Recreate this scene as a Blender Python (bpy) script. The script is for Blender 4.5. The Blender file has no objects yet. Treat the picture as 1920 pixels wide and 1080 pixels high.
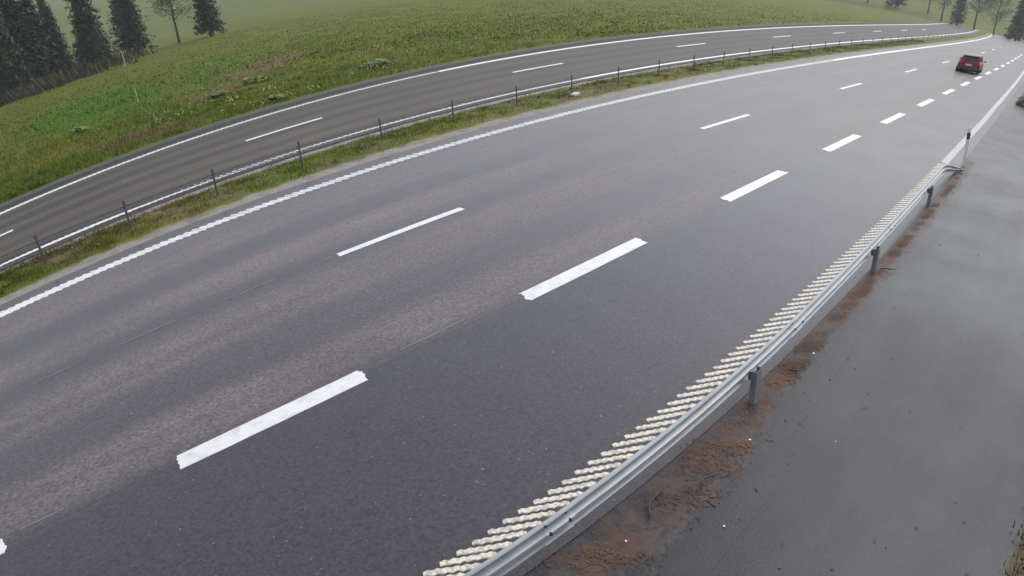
import bpy, bmesh, math, random
import numpy as np
from mathutils import Vector, Matrix

random.seed(7)
RNG = np.random.default_rng(7)
scene = bpy.context.scene
COL = scene.collection

# ------------------------------------------------------------------ camera
cam_data = bpy.data.cameras.new('camera')
cam_data.sensor_width = 36.0
cam_data.lens = 26.43
cam_data.clip_start = 0.1
cam_data.clip_end = 6000
cam = bpy.data.objects.new('camera', cam_data)
COL.objects.link(cam)
RIGHT = Vector((0.99869, -0.02295, -0.04574))
UP = Vector((0.05118, 0.44788, 0.89263))
BACK = Vector((0.0, -0.89380, 0.44847))
m = Matrix.Identity(4)
for i in range(3):
    m[i][0], m[i][1], m[i][2] = RIGHT[i], UP[i], BACK[i]
m.translation = Vector((0, 0, 5.32))
cam.matrix_world = m
scene.camera = cam

# ------------------------------------------------------------------ sky, sun, exposure
SUN_ELEV, SUN_AZ = math.radians(48), math.radians(50)     # azimuth clockwise from +y
world = bpy.data.worlds.new('World')
scene.world = world
world.use_nodes = True
wn, wl = world.node_tree.nodes, world.node_tree.links
wn.clear()
sky = wn.new('ShaderNodeTexSky')
sky.sky_type = 'NISHITA'
sky.sun_disc = False
sky.sun_elevation = SUN_ELEV
sky.sun_rotation = SUN_AZ
sky.dust_density = 1.5
sky.air_density = 1.0
sky.ozone_density = 2.0
hs = wn.new('ShaderNodeHueSaturation')                    # overcast: nearly colourless cloud light
hs.inputs['Hue'].default_value = 0.515
hs.inputs['Saturation'].default_value = 0.36
bg = wn.new('ShaderNodeBackground')
bg.inputs['Strength'].default_value = 0.12
wo = wn.new('ShaderNodeOutputWorld')
wl.new(sky.outputs[0], hs.inputs['Color'])
wl.new(hs.outputs[0], bg.inputs['Color'])
wl.new(bg.outputs[0], wo.inputs['Surface'])

sun_data = bpy.data.lights.new('sun', 'SUN')
sun_data.energy = 0.6
sun_data.angle = math.radians(40)
sun_data.color = (1.0, 0.97, 0.93)
sun = bpy.data.objects.new('sun', sun_data)
COL.objects.link(sun)
sd = Vector((math.sin(SUN_AZ) * math.cos(SUN_ELEV), math.cos(SUN_AZ) * math.cos(SUN_ELEV), math.sin(SUN_ELEV)))
sun.rotation_euler = sd.to_track_quat('Z', 'Y').to_euler()

scene.view_settings.view_transform = 'Standard'
scene.view_settings.look = 'None'
scene.view_settings.exposure = 1.0
scene.view_settings.gamma = 1.0
scene.view_settings.use_curve_mapping = False
scene.render.engine = 'CYCLES'
scene.cycles.use_denoising = True
scene.cycles.max_bounces = 6
scene.cycles.volume_bounces = 1

# ------------------------------------------------------------------ terrain and road alignment
# road survey: for each station along the wide lane line (metres) the plan position of each offset (positive = left)
STATIONS = [-8, -6, -4, -2, 0, 2, 4, 6, 8, 10, 13, 16, 20, 24, 28, 33, 38, 44, 50, 57, 65, 75, 87, 100, 115, 132, 150]
OFFSETS = [-12, -10, -8.5, -7, -5.5, -4.5, -3.5, -2, 0, 2, 3.8, 6, 7.9, 9, 10, 11.3, 13, 15, 17, 18.5, 20.5, 24]
ALIGNMENT = [
 [(-0.87,-1.88),(-1.88,-0.82),(-2.63,-0.03),(-3.39,0.77),(-4.15,1.56),(-4.65,2.09),(-5.16,2.62),(-5.91,3.41),(-6.92,4.47),(-7.96,5.63),(-8.9,6.75),(-10.08,8.2),(-11.12,9.51),(-11.72,10.3),(-12.28,11.02),(-13.01,11.98),(-13.97,13.27),(-15.13,14.83),(-16.3,16.43),(-17.19,17.65),(-18.39,19.32),(-20.55,22.33)],
 [(-0.42,-1.22),(-1.42,-0.28),(-2.17,0.42),(-2.92,1.12),(-3.67,1.82),(-4.17,2.29),(-4.67,2.76),(-5.44,3.53),(-6.48,4.68),(-7.54,5.94),(-8.51,7.14),(-9.71,8.69),(-10.77,10.09),(-11.39,10.92),(-11.95,11.68),(-12.69,12.7),(-13.67,14.05),(-14.84,15.68),(-16.03,17.36),(-16.93,18.63),(-18.16,20.37),(-20.35,23.5)],
 [(0.28,-1.03),(-0.74,-0.13),(-1.51,0.55),(-2.27,1.23),(-3.04,1.91),(-3.55,2.36),(-4.07,2.87),(-4.86,3.71),(-5.94,4.96),(-7.03,6.31),(-8.02,7.61),(-9.25,9.26),(-10.32,10.74),(-10.95,11.62),(-11.53,12.42),(-12.28,13.49),(-13.27,14.91),(-14.46,16.61),(-15.66,18.36),(-16.58,19.69),(-17.82,21.49),(-20.04,24.74)],
 [(1.05,-0.53),(0.03,0.26),(-0.74,0.85),(-1.5,1.45),(-2.27,2.04),(-2.8,2.52),(-3.34,3.06),(-4.16,3.97),(-5.27,5.32),(-6.4,6.79),(-7.41,8.17),(-8.67,9.92),(-9.76,11.48),(-10.4,12.4),(-10.98,13.25),(-11.75,14.37),(-12.76,15.85),(-13.97,17.62),(-15.19,19.43),(-16.12,20.81),(-17.38,22.68),(-19.63,26.04)],
 [(1.68,0.74),(0.82,1.08),(0.17,1.33),(-0.56,1.74),(-1.34,2.33),(-1.89,2.83),(-2.45,3.4),(-3.31,4.38),(-4.46,5.83),(-5.62,7.38),(-6.66,8.85),(-7.95,10.7),(-9.06,12.33),(-9.72,13.29),(-10.31,14.17),(-11.09,15.33),(-12.12,16.87),(-13.35,18.71),(-14.59,20.58),(-15.54,22.01),(-16.82,23.94),(-19.11,27.4)],
 [(2.56,1.51),(1.86,1.69),(1.24,1.93),(0.53,2.32),(-0.25,2.9),(-0.81,3.41),(-1.39,3.99),(-2.27,5),(-3.47,6.52),(-4.67,8.15),(-5.75,9.67),(-7.07,11.59),(-8.22,13.29),(-8.89,14.28),(-9.5,15.2),(-10.29,16.39),(-11.35,17.98),(-12.6,19.88),(-13.87,21.81),(-14.83,23.27),(-16.13,25.26),(-18.46,28.82)],
 [(3.61,2.34),(2.96,2.57),(2.39,2.85),(1.73,3.25),(0.96,3.83),(0.41,4.33),(-0.17,4.91),(-1.07,5.91),(-2.3,7.44),(-3.54,9.1),(-4.66,10.66),(-6.03,12.63),(-7.22,14.37),(-7.9,15.39),(-8.53,16.32),(-9.35,17.55),(-10.43,19.18),(-11.71,21.13),(-13.01,23.11),(-13.99,24.61),(-15.32,26.65),(-17.69,30.3)],
 [(4.69,3.35),(4.11,3.68),(3.58,4.02),(2.96,4.47),(2.24,5.07),(1.71,5.56),(1.15,6.13),(0.26,7.11),(-0.99,8.6),(-2.27,10.25),(-3.43,11.82),(-4.84,13.81),(-6.07,15.57),(-6.78,16.61),(-7.42,17.56),(-8.26,18.81),(-9.37,20.48),(-10.69,22.46),(-12.01,24.48),(-13.02,26.02),(-14.37,28.1),(-16.79,31.84)],
 [(5.79,4.5),(5.26,4.93),(4.77,5.35),(4.2,5.86),(3.53,6.5),(3.03,7),(2.5,7.56),(1.63,8.52),(0.4,9.97),(-0.89,11.59),(-2.07,13.14),(-3.52,15.12),(-4.78,16.89),(-5.51,17.94),(-6.18,18.9),(-7.04,20.17),(-8.18,21.86),(-9.53,23.87),(-10.89,25.93),(-11.91,27.49),(-13.3,29.62),(-15.77,33.43)],
 [(6.9,5.75),(6.42,6.29),(5.97,6.77),(5.43,7.35),(4.81,8.03),(4.35,8.55),(3.84,9.12),(3.02,10.06),(1.82,11.49),(0.55,13.07),(-0.64,14.6),(-2.11,16.56),(-3.4,18.33),(-4.14,19.38),(-4.82,20.35),(-5.71,21.62),(-6.88,23.32),(-8.26,25.36),(-9.64,27.45),(-10.7,29.04),(-12.11,31.2),(-14.62,35.08)],
 [(8.59,7.76),(8.16,8.43),(7.76,9.02),(7.29,9.69),(6.73,10.43),(6.31,10.98),(5.85,11.57),(5.09,12.53),(3.98,13.94),(2.76,15.49),(1.6,16.98),(0.13,18.92),(-1.17,20.68),(-1.94,21.72),(-2.63,22.69),(-3.54,23.97),(-4.74,25.68),(-6.16,27.75),(-7.59,29.86),(-8.67,31.48),(-10.13,33.68),(-12.71,37.65)],
 [(10.3,9.87),(9.92,10.67),(9.57,11.35),(9.14,12.09),(8.64,12.9),(8.26,13.49),(7.84,14.1),(7.15,15.09),(6.12,16.52),(4.97,18.06),(3.86,19.54),(2.43,21.46),(1.14,23.21),(0.38,24.25),(-0.32,25.22),(-1.23,26.5),(-2.45,28.22),(-3.89,30.29),(-5.35,32.43),(-6.46,34.07),(-7.94,36.3),(-10.59,40.34)],
 [(12.62,12.81),(12.31,13.76),(12,14.54),(11.63,15.38),(11.2,16.28),(10.86,16.91),(10.5,17.57),(9.88,18.6),(8.96,20.08),(7.92,21.65),(6.89,23.14),(5.54,25.07),(4.3,26.82),(3.56,27.86),(2.88,28.83),(1.97,30.11),(0.77,31.84),(-0.68,33.93),(-2.16,36.09),(-3.28,37.75),(-4.79,40.02),(-7.49,44.14)],
 [(14.99,15.86),(14.74,16.95),(14.48,17.82),(14.17,18.75),(13.79,19.73),(13.5,20.41),(13.18,21.11),(12.63,22.21),(11.81,23.75),(10.86,25.37),(9.92,26.91),(8.66,28.87),(7.5,30.63),(6.79,31.69),(6.13,32.66),(5.26,33.96),(4.08,35.7),(2.66,37.82),(1.19,40),(0.07,41.69),(-1.45,43.99),(-4.17,48.18)],
 [(17.42,19.02),(17.23,20.23),(17.02,21.19),(16.76,22.2),(16.43,23.26),(16.18,23.99),(15.9,24.75),(15.42,25.91),(14.69,27.53),(13.83,29.22),(12.97,30.81),(11.81,32.82),(10.72,34.63),(10.06,35.71),(9.43,36.7),(8.6,38.03),(7.46,39.8),(6.08,41.95),(4.65,44.16),(3.55,45.87),(2.04,48.21),(-0.67,52.48)],
 [(20.55,23.11),(20.43,24.47),(20.29,25.54),(20.08,26.66),(19.82,27.81),(19.62,28.61),(19.39,29.42),(18.98,30.67),(18.35,32.4),(17.61,34.2),(16.85,35.87),(15.8,37.98),(14.81,39.87),(14.2,40.98),(13.62,42.02),(12.84,43.38),(11.78,45.21),(10.46,47.41),(9.09,49.69),(8.02,51.44),(6.56,53.84),(3.89,58.21)],
 [(23.8,27.36),(23.75,28.87),(23.66,30.05),(23.52,31.27),(23.33,32.53),(23.17,33.39),(22.98,34.27),(22.65,35.61),(22.12,37.47),(21.48,39.38),(20.81,41.15),(19.88,43.38),(18.99,45.36),(18.43,46.53),(17.9,47.61),(17.18,49.03),(16.19,50.93),(14.95,53.22),(13.65,55.58),(12.63,57.39),(11.22,59.86),(8.63,64.36)],
 [(27.86,32.69),(27.91,34.38),(27.89,35.69),(27.82,37.03),(27.71,38.42),(27.6,39.37),(27.47,40.33),(27.22,41.8),(26.8,43.81),(26.28,45.88),(25.73,47.79),(24.93,50.18),(24.15,52.3),(23.66,53.55),(23.19,54.7),(22.54,56.21),(21.64,58.22),(20.51,60.64),(19.3,63.12),(18.35,65.03),(17.02,67.62),(14.55,72.32)],
 [(32.12,38.3),(32.27,40.16),(32.32,41.6),(32.33,43.09),(32.3,44.61),(32.24,45.64),(32.16,46.69),(32.01,48.3),(31.7,50.48),(31.3,52.73),(30.86,54.79),(30.2,57.38),(29.53,59.65),(29.11,60.99),(28.7,62.23),(28.12,63.84),(27.32,66),(26.3,68.58),(25.19,71.21),(24.31,73.23),(23.07,75.97),(20.74,80.93)],
 [(37.37,45.21),(37.64,47.3),(37.78,48.91),(37.89,50.56),(37.95,52.25),(37.96,53.4),(37.95,54.56),(37.89,56.33),(37.73,58.74),(37.47,61.21),(37.16,63.48),(36.66,66.32),(36.13,68.81),(35.79,70.28),(35.45,71.62),(34.97,73.39),(34.28,75.73),(33.39,78.54),(32.41,81.39),(31.62,83.57),(30.5,86.53),(28.35,91.87)],
 [(43.79,53.68),(44.2,56.04),(44.46,57.85),(44.68,59.71),(44.86,61.61),(44.95,62.9),(45.02,64.2),(45.09,66.19),(45.09,68.89),(45.01,71.65),(44.85,74.19),(44.55,77.35),(44.19,80.14),(43.94,81.77),(43.68,83.27),(43.32,85.23),(42.78,87.83),(42.05,90.95),(41.23,94.11),(40.56,96.52),(39.58,99.79),(37.67,105.66)],
 [(52.51,65.25),(53.13,67.98),(53.55,70.08),(53.93,72.23),(54.27,74.42),(54.47,75.91),(54.66,77.41),(54.9,79.71),(55.14,82.83),(55.29,86.02),(55.34,88.94),(55.31,92.59),(55.18,95.8),(55.06,97.68),(54.93,99.41),(54.72,101.67),(54.38,104.67),(53.88,108.25),(53.29,111.89),(52.78,114.67),(52.02,118.41),(50.46,125.12)],
 [(64.22,80.86),(65.12,84.11),(65.77,86.61),(66.37,89.17),(66.94,91.78),(67.31,93.56),(67.65,95.35),(68.12,98.08),(68.69,101.8),(69.17,105.61),(69.53,109.11),(69.86,113.47),(70.06,117.31),(70.13,119.56),(70.16,121.63),(70.17,124.35),(70.12,127.94),(69.96,132.24),(69.7,136.61),(69.43,139.94),(68.98,144.43),(67.94,152.48)],
 [(78.82,100.49),(80.11,104.42),(81.04,107.46),(81.95,110.56),(82.82,113.73),(83.39,115.88),(83.94,118.06),(84.73,121.39),(85.73,125.93),(86.66,130.58),(87.42,134.86),(88.25,140.21),(88.88,144.93),(89.2,147.71),(89.47,150.26),(89.78,153.61),(90.12,158.06),(90.42,163.38),(90.61,168.8),(90.68,172.93),(90.68,178.52),(90.41,188.54)],
 [(98.95,127.84),(100.8,132.8),(102.17,136.62),(103.53,140.54),(104.86,144.56),(105.74,147.29),(106.6,150.06),(107.88,154.29),(109.54,160.08),(111.13,166.04),(112.51,171.53),(114.11,178.43),(115.41,184.54),(116.13,188.14),(116.76,191.45),(117.54,195.82),(118.5,201.63),(119.54,208.61),(120.47,215.74),(121.1,221.19),(121.83,228.59),(122.84,241.91)],
 [(127.83,167.66),(130.6,174.24),(132.67,179.34),(134.75,184.58),(136.84,189.97),(138.22,193.63),(139.6,197.37),(141.67,203.09),(144.41,210.95),(147.13,219.07),(149.54,226.61),(152.44,236.11),(154.9,244.59),(156.3,249.6),(157.56,254.24),(159.16,260.36),(161.22,268.55),(163.56,278.43),(165.82,288.6),(167.46,296.41),(169.55,307.07),(172.96,326.43)],
 [(169.56,226.13),(173.85,235.41),(177.12,242.64),(180.44,250.1),(183.8,257.8),(186.06,263.07),(188.34,268.46),(191.79,276.74),(196.44,288.19),(201.15,300.12),(205.42,311.28),(210.7,325.47),(215.29,338.24),(217.96,345.84),(220.4,352.9),(220.73,357.69),(218.57,359.85),(215.98,362.39),(213.34,364.93),(211.32,366.84),(208.59,369.39),(203.68,373.84)],
]
ST = np.array(STATIONS, float)
OF = np.array(OFFSETS, float)
AL = np.array(ALIGNMENT, float)

def _weights(k, x):
    n = len(k)
    x = np.clip(np.asarray(x, float), k[0], k[-1])
    i = np.clip(np.searchsorted(k, x, side='right') - 1, 0, n - 2)
    a, b, c, d = np.maximum(i - 1, 0), i, i + 1, np.minimum(i + 2, n - 1)
    h = k[c] - k[b]
    t = (x - k[b]) / h
    h00, h10 = 2*t**3 - 3*t**2 + 1, t**3 - 2*t**2 + t
    h01, h11 = -2*t**3 + 3*t**2, t**3 - t**2
    g1, g2 = h10 * h / (k[c] - k[a]), h11 * h / (k[d] - k[b])
    return np.stack([a, b, c, d], -1), np.stack([-g1, h00 - g2, h01 + g1, g2], -1)

def height(x, y):
    """rolling ground: a low crest that falls away to both sides and with distance"""
    x = np.asarray(x, float); y = np.asarray(y, float)
    k = np.minimum(1.0, 420.0 / np.maximum(np.hypot(x, y), 1e-6))
    x = x * k; y = y * k
    return -0.2421 * x*x / np.sqrt((np.maximum(y, -5) + 10)**2 + (0.6*x)**2) - 0.0694 * y*y / (np.abs(y) + 10) + 0.6017

def road(s, o, dz=0.0):
    """station, offset -> world points (n, 3)"""
    s, o = np.broadcast_arrays(np.asarray(s, float), np.asarray(o, float))
    sh = s.shape
    s = s.ravel(); o = o.ravel()
    i, w = _weights(ST, s); j, v = _weights(OF, o)
    xy = np.zeros((len(s), 2))
    for a in range(4):
        for b in range(4):
            xy += (w[:, a] * v[:, b])[:, None] * AL[i[:, a], j[:, b]]
    z = height(xy[:, 0], xy[:, 1])[:, None] + np.broadcast_to(np.asarray(dz, float), sh).ravel()[:, None]
    return np.concatenate([xy, z], 1).reshape(sh + (3,))

def pt(s, o, dz=0.0):
    return Vector(road(np.array([s]), np.array([o]), dz)[0])

def frame(s, o, dz=0.0):
    """local frame: x along the road, y to the left, z up from the surface"""
    p = pt(s, o, dz)
    t = (pt(s + .2, o) - pt(s - .2, o)).normalized()
    l = (pt(s, o + .2) - pt(s, o - .2)).normalized()
    n = t.cross(l).normalized()
    l = n.cross(t)
    mm = Matrix.Identity(4)
    for r in range(3):
        mm[r][0], mm[r][1], mm[r][2], mm[r][3] = t[r], l[r], n[r], p[r]
    return mm

def upright(s, o, dz=0.0, yaw=0.0):
    p = pt(s, o, dz)
    t = pt(s + .2, o) - pt(s - .2, o)
    return Matrix.Translation(p) @ Matrix.Rotation(math.atan2(t.y, t.x) + yaw, 4, 'Z')

def edge_o(s):   # offset of the right-hand ribbed edge line
    return np.interp(s, [0, 3, 10, 20, 33, 55, 70, 110], [-3.55, -3.54, -3.48, -3.40, -3.22, -2.75, -2.38, -1.6])

# ------------------------------------------------------------------ object helpers
def link(name, mesh, mat=None, parent=None, kind=None, label=None, cat=None, group=None):
    o = bpy.data.objects.new(name, mesh)
    COL.objects.link(o)
    if mat is not None and mesh is not None and len(mesh.materials) == 0:
        mesh.materials.append(mat)
    if parent is not None: o.parent = parent
    tag(o, kind, label, cat, group)
    return o

def tag(o, kind=None, label=None, cat=None, group=None):
    if kind: o['kind'] = kind
    if label: o['label'] = label
    if cat: o['category'] = cat
    if group: o['group'] = group
    return o

def mesh_from(name, verts, faces, smooth=False, uv=None):
    me = bpy.data.meshes.new(name)
    me.from_pydata([tuple(map(float, v)) for v in verts], [], [tuple(map(int, f)) for f in faces])
    if uv is not None:
        ul = me.uv_layers.new(name='road')
        li = np.empty(len(me.loops), np.int32)
        me.loops.foreach_get('vertex_index', li)
        ul.data.foreach_set('uv', np.asarray(uv, np.float32)[li].ravel())
    if smooth:
        me.polygons.foreach_set('use_smooth', [True] * len(me.polygons))
    me.update()
    return me

def tri_mesh(name, V, F, uv=None):
    """fast path for large numpy triangle / quad soups"""
    me = bpy.data.meshes.new(name)
    n, k = F.shape
    me.vertices.add(len(V)); me.vertices.foreach_set('co', V.astype(np.float32).ravel())
    me.loops.add(n * k); me.loops.foreach_set('vertex_index', F.astype(np.int32).ravel())
    me.polygons.add(n)
    me.polygons.foreach_set('loop_start', np.arange(0, n * k, k, dtype=np.int32))
    me.polygons.foreach_set('loop_total', np.full(n, k, np.int32))
    me.update(calc_edges=True)
    return me

def grid_faces(nu, nv):
    return [(i*nv + j, i*nv + j + 1, (i+1)*nv + j + 1, (i+1)*nv + j) for i in range(nu - 1) for j in range(nv - 1)]

def s_range(a, b, fine=0.7):
    out = [a]
    while out[-1] < b:
        out.append(out[-1] + max(fine, (out[-1] - 5) * 0.035))
    out[-1] = b
    return np.array(out)

def strip(name, ss, lo, hi, n, dz, mat, **kw):
    """surface between two offset functions, with station/offset UVs"""
    lo = lo(ss) if callable(lo) else np.full(len(ss), lo)
    hi = hi(ss) if callable(hi) else np.full(len(ss), hi)
    t = np.linspace(0, 1, n)
    O = lo[:, None] * (1 - t) + hi[:, None] * t
    S = np.broadcast_to(ss[:, None], O.shape)
    D = dz(S, O, t[None, :]) if callable(dz) else dz
    V = road(S, O, D).reshape(-1, 3)
    uv = np.stack([S, O], -1).reshape(-1, 2)
    F = [(a, b, c, d)[::-1] for a, b, c, d in grid_faces(len(ss), n)]
    me = mesh_from(name, V, F, True, uv)
    ac = me.uv_layers.new(name='across')
    li = np.empty(len(me.loops), np.int32); me.loops.foreach_get('vertex_index', li)
    T = np.stack([np.broadcast_to(t[None, :], O.shape), S], -1).reshape(-1, 2).astype(np.float32)
    ac.data.foreach_set('uv', T[li].ravel())
    return link(name, me, mat, **kw)

def bm_box(bm, cx, cy, cz, sx, sy, sz, mat=None):
    r = bmesh.ops.create_cube(bm, size=1.0)
    M = Matrix.Translation((cx, cy, cz)) @ Matrix.Diagonal((sx, sy, sz, 1))
    if mat is not None: M = mat @ M
    bmesh.ops.transform(bm, matrix=M, verts=r['verts'])
    return r['verts']

def bm_mesh(name, bm, smooth=False):
    bmesh.ops.recalc_face_normals(bm, faces=bm.faces)
    me = bpy.data.meshes.new(name)
    bm.to_mesh(me); bm.free()
    if smooth: me.polygons.foreach_set('use_smooth', [True] * len(me.polygons))
    return me

def tube(path, radii, seg=8):
    V, F = [], []
    path = [Vector(p) for p in path]
    for i, p in enumerate(path):
        d = (path[min(i+1, len(path)-1)] - path[max(i-1, 0)]).normalized()
        a = d.cross(Vector((0, 0, 1)) if abs(d.z) < .9 else Vector((1, 0, 0))).normalized()
        b = d.cross(a)
        r = radii[i] if hasattr(radii, '__len__') else radii
        for k in range(seg):
            t = 2*math.pi*k/seg
            V.append(p + a*(r*math.cos(t)) + b*(r*math.sin(t)))
    for i in range(len(path)-1):
        for k in range(seg):
            F.append((i*seg+k, i*seg+(k+1) % seg, (i+1)*seg+(k+1) % seg, (i+1)*seg+k))
    F.append(tuple(range(seg))[::-1]); F.append(tuple(range((len(path)-1)*seg, len(path)*seg)))
    return V, F

# ------------------------------------------------------------------ materials
class Nodes:
    def __init__(self, name):
        self.mat = bpy.data.materials.new(name)
        self.mat.use_nodes = True
        self.t = self.mat.node_tree
        self.b = self.t.nodes['Principled BSDF']
    def new(self, kind, **kw):
        n = self.t.nodes.new(kind)
        for k, v in kw.items(): setattr(n, k, v)
        return n
    def put(self, sock, v):
        if isinstance(v, bpy.types.NodeSocket): self.t.links.new(v, sock)
        elif isinstance(v, (tuple, list)) and len(v) == 3 and sock.type == 'RGBA': sock.default_value = (*v, 1)
        else: sock.default_value = v
    def coord(self, which='Object'):
        return self.new('ShaderNodeTexCoord').outputs[which]
    def road_uv(self):
        n = self.new('ShaderNodeUVMap'); n.uv_map = 'road'; return n.outputs[0]
    def map(self, vec, scale=(1, 1, 1), loc=(0, 0, 0)):
        n = self.new('ShaderNodeMapping'); self.put(n.inputs['Vector'], vec)
        n.inputs['Scale'].default_value = scale; n.inputs['Location'].default_value = loc
        return n.outputs[0]
    def noise(self, vec, scale, detail=3, rough=.55):
        n = self.new('ShaderNodeTexNoise'); self.put(n.inputs['Vector'], vec)
        n.inputs['Scale'].default_value = scale; n.inputs['Detail'].default_value = detail
        n.inputs['Roughness'].default_value = rough
        return n.outputs['Fac']
    def voronoi(self, vec, scale, out='Distance'):
        n = self.new('ShaderNodeTexVoronoi'); self.put(n.inputs['Vector'], vec); n.inputs['Scale'].default_value = scale
        return n.outputs[out]
    def ramp(self, v, a, b, lo=0., hi=1.):
        n = self.new('ShaderNodeMapRange', interpolation_type='SMOOTHSTEP')
        self.put(n.inputs['Value'], v); n.inputs['From Min'].default_value = a; n.inputs['From Max'].default_value = b
        n.inputs['To Min'].default_value = lo; n.inputs['To Max'].default_value = hi
        return n.outputs[0]
    def math(self, op, a, b=0.):
        n = self.new('ShaderNodeMath', operation=op); self.put(n.inputs[0], a); self.put(n.inputs[1], b); return n.outputs[0]
    def mix(self, f, a, b, blend='MIX'):
        n = self.new('ShaderNodeMix', data_type='RGBA', blend_type=blend)
        self.put(n.inputs['Factor'], f); self.put(n.inputs['A'], a); self.put(n.inputs['B'], b)
        return n.outputs['Result']
    def mixf(self, f, a, b):
        n = self.new('ShaderNodeMix', data_type='FLOAT')
        self.put(n.inputs['Factor'], f); self.put(n.inputs['A'], a); self.put(n.inputs['B'], b)
        return n.outputs['Result']
    def sep(self, v):
        n = self.new('ShaderNodeSeparateXYZ'); self.put(n.inputs[0], v); return n.outputs
    def bump(self, h, strength=.3, dist=.01):
        n = self.new('ShaderNodeBump'); self.put(n.inputs['Height'], h)
        n.inputs['Strength'].default_value = strength; n.inputs['Distance'].default_value = dist
        self.put(self.b.inputs['Normal'], n.outputs[0])
    def done(self, color, rough=.6, spec=.5, metal=0.):
        self.put(self.b.inputs['Base Color'], color); self.put(self.b.inputs['Roughness'], rough)
        self.put(self.b.inputs['Specular IOR Level'], spec); self.put(self.b.inputs['Metallic'], metal)
        return self.mat

def band(N, o, centre, half, soft):
    d = N.math('ABSOLUTE', N.math('SUBTRACT', o, centre))
    return N.ramp(d, half, half + soft, 1., 0.)

def asphalt(name, dark, brown, tracks, gloss=.42, seams=(), split=None, spec=.2, wet=.29):
    """damp worn asphalt: stones showing in the wheel paths, smoother dark bands between them"""
    N = Nodes(name)
    uv = N.road_uv()
    ob = N.coord('Object')
    o = N.sep(uv)[1]
    long_ = N.noise(N.map(uv, (.05, 1.6, 1)), 1.0, 4)
    wob = N.math('MULTIPLY', N.math('SUBTRACT', N.noise(N.map(uv, (.12, .05, 1)), 1.0, 2), .5), .7)
    ow = N.math('ADD', o, wob)
    worn = N.ramp(long_, .35, .7)
    blot = N.noise(ob, .55, 4)
    worn = N.math('MULTIPLY', N.math('ADD', .55, N.math('MULTIPLY', worn, .45)), N.ramp(blot, .25, .6, .55, 1.))
    for c, hw, sf, k in tracks:
        worn = N.math('MULTIPLY', worn, N.math('SUBTRACT', 1., N.math('MULTIPLY', band(N, ow, c, hw, sf), k)))
    if split is not None:
        worn = N.math('MULTIPLY', worn, N.ramp(ow, split - .15, split + .35))
    base = N.mix(worn, dark, brown)
    v1 = N.new('ShaderNodeTexVoronoi'); N.put(v1.inputs['Vector'], ob); v1.inputs['Scale'].default_value = 38.
    stone = N.sep(v1.outputs['Color'])[0]
    speck = N.noise(ob, 22., 4, .75)
    val = N.math('ADD', N.math('MULTIPLY', N.math('SUBTRACT', stone, .5), .6), N.math('MULTIPLY', N.math('SUBTRACT', speck, .5), 1.5))
    amp = N.math('ADD', .75, N.math('MULTIPLY', worn, .35))
    fac = N.math('ADD', 1., N.math('MULTIPLY', val, amp))
    n = N.new('ShaderNodeVectorMath', operation='SCALE'); N.put(n.inputs[0], base); N.put(n.inputs['Scale'], fac)
    col = n.outputs[0]
    light = N.ramp(N.noise(N.map(ob, (1, 1, 1), (31, 7, 3)), 21., 1), .73, .79)
    col = N.mix(N.math('MULTIPLY', light, .5), col, (.30, .28, .27))
    for c in seams:
        j = N.math('MULTIPLY', band(N, N.math('ADD', o, N.math('MULTIPLY', wob, .06)), c, .012, .02), .25)
        col = N.mix(j, col, (.015, .015, .017))
    rough = N.math('ADD', gloss, N.math('MULTIPLY', worn, .12))
    rough = N.math('ADD', rough, N.math('MULTIPLY', N.math('SUBTRACT', blot, .5), .12))
    N.bump(N.math('ADD', stone, N.math('MULTIPLY', speck, 1.5)), .3, .005)
    N.put(N.b.inputs['Coat Weight'], N.math('MULTIPLY', N.math('SUBTRACT', 1., N.math('MULTIPLY', worn, .5)), wet))     # film of rain water
    N.b.inputs['Coat Roughness'].default_value = .22
    return N.done(col, rough, spec)

def paint(name, col, dirt, wear=.0, scale=5., blobs=0.):
    N = Nodes(name)
    ob = N.coord('Object')
    g = N.new('ShaderNodeNewGeometry').outputs['Position']
    d = N.ramp(N.noise(g, scale, 5, .65), .45, .75)
    c = N.mix(N.math('MULTIPLY', d, dirt), col, (.30, .29, .28))
    if wear:
        c = N.mix(N.ramp(N.noise(g, 26., 3, .7), .62 - wear*.2, .68), c, (.09, .088, .09))
    if blobs:                                                   # extruded drops with grime between them
        c = N.mix(N.math('MULTIPLY', N.ramp(N.voronoi(g, blobs), .36, .66), .5), c, (.24, .20, .16))
    N.bump(N.noise(g, 70., 2), .3, .004)
    return N.done(c, .5, .35)

def plain(name, col, rough=.5, metal=0., var=.25, scale=8., spec=.5):
    N = Nodes(name)
    ob = N.coord('Object')
    k = N.noise(ob, scale, 4)
    f = N.math('ADD', 1. - var*.5, N.math('MULTIPLY', k, var))
    n = N.new('ShaderNodeVectorMath', operation='SCALE'); n.inputs[0].default_value = col; N.put(n.inputs['Scale'], f)
    return N.done(n.outputs[0], N.math('ADD', rough - .08, N.math('MULTIPLY', k, .16)), spec, metal)

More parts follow.
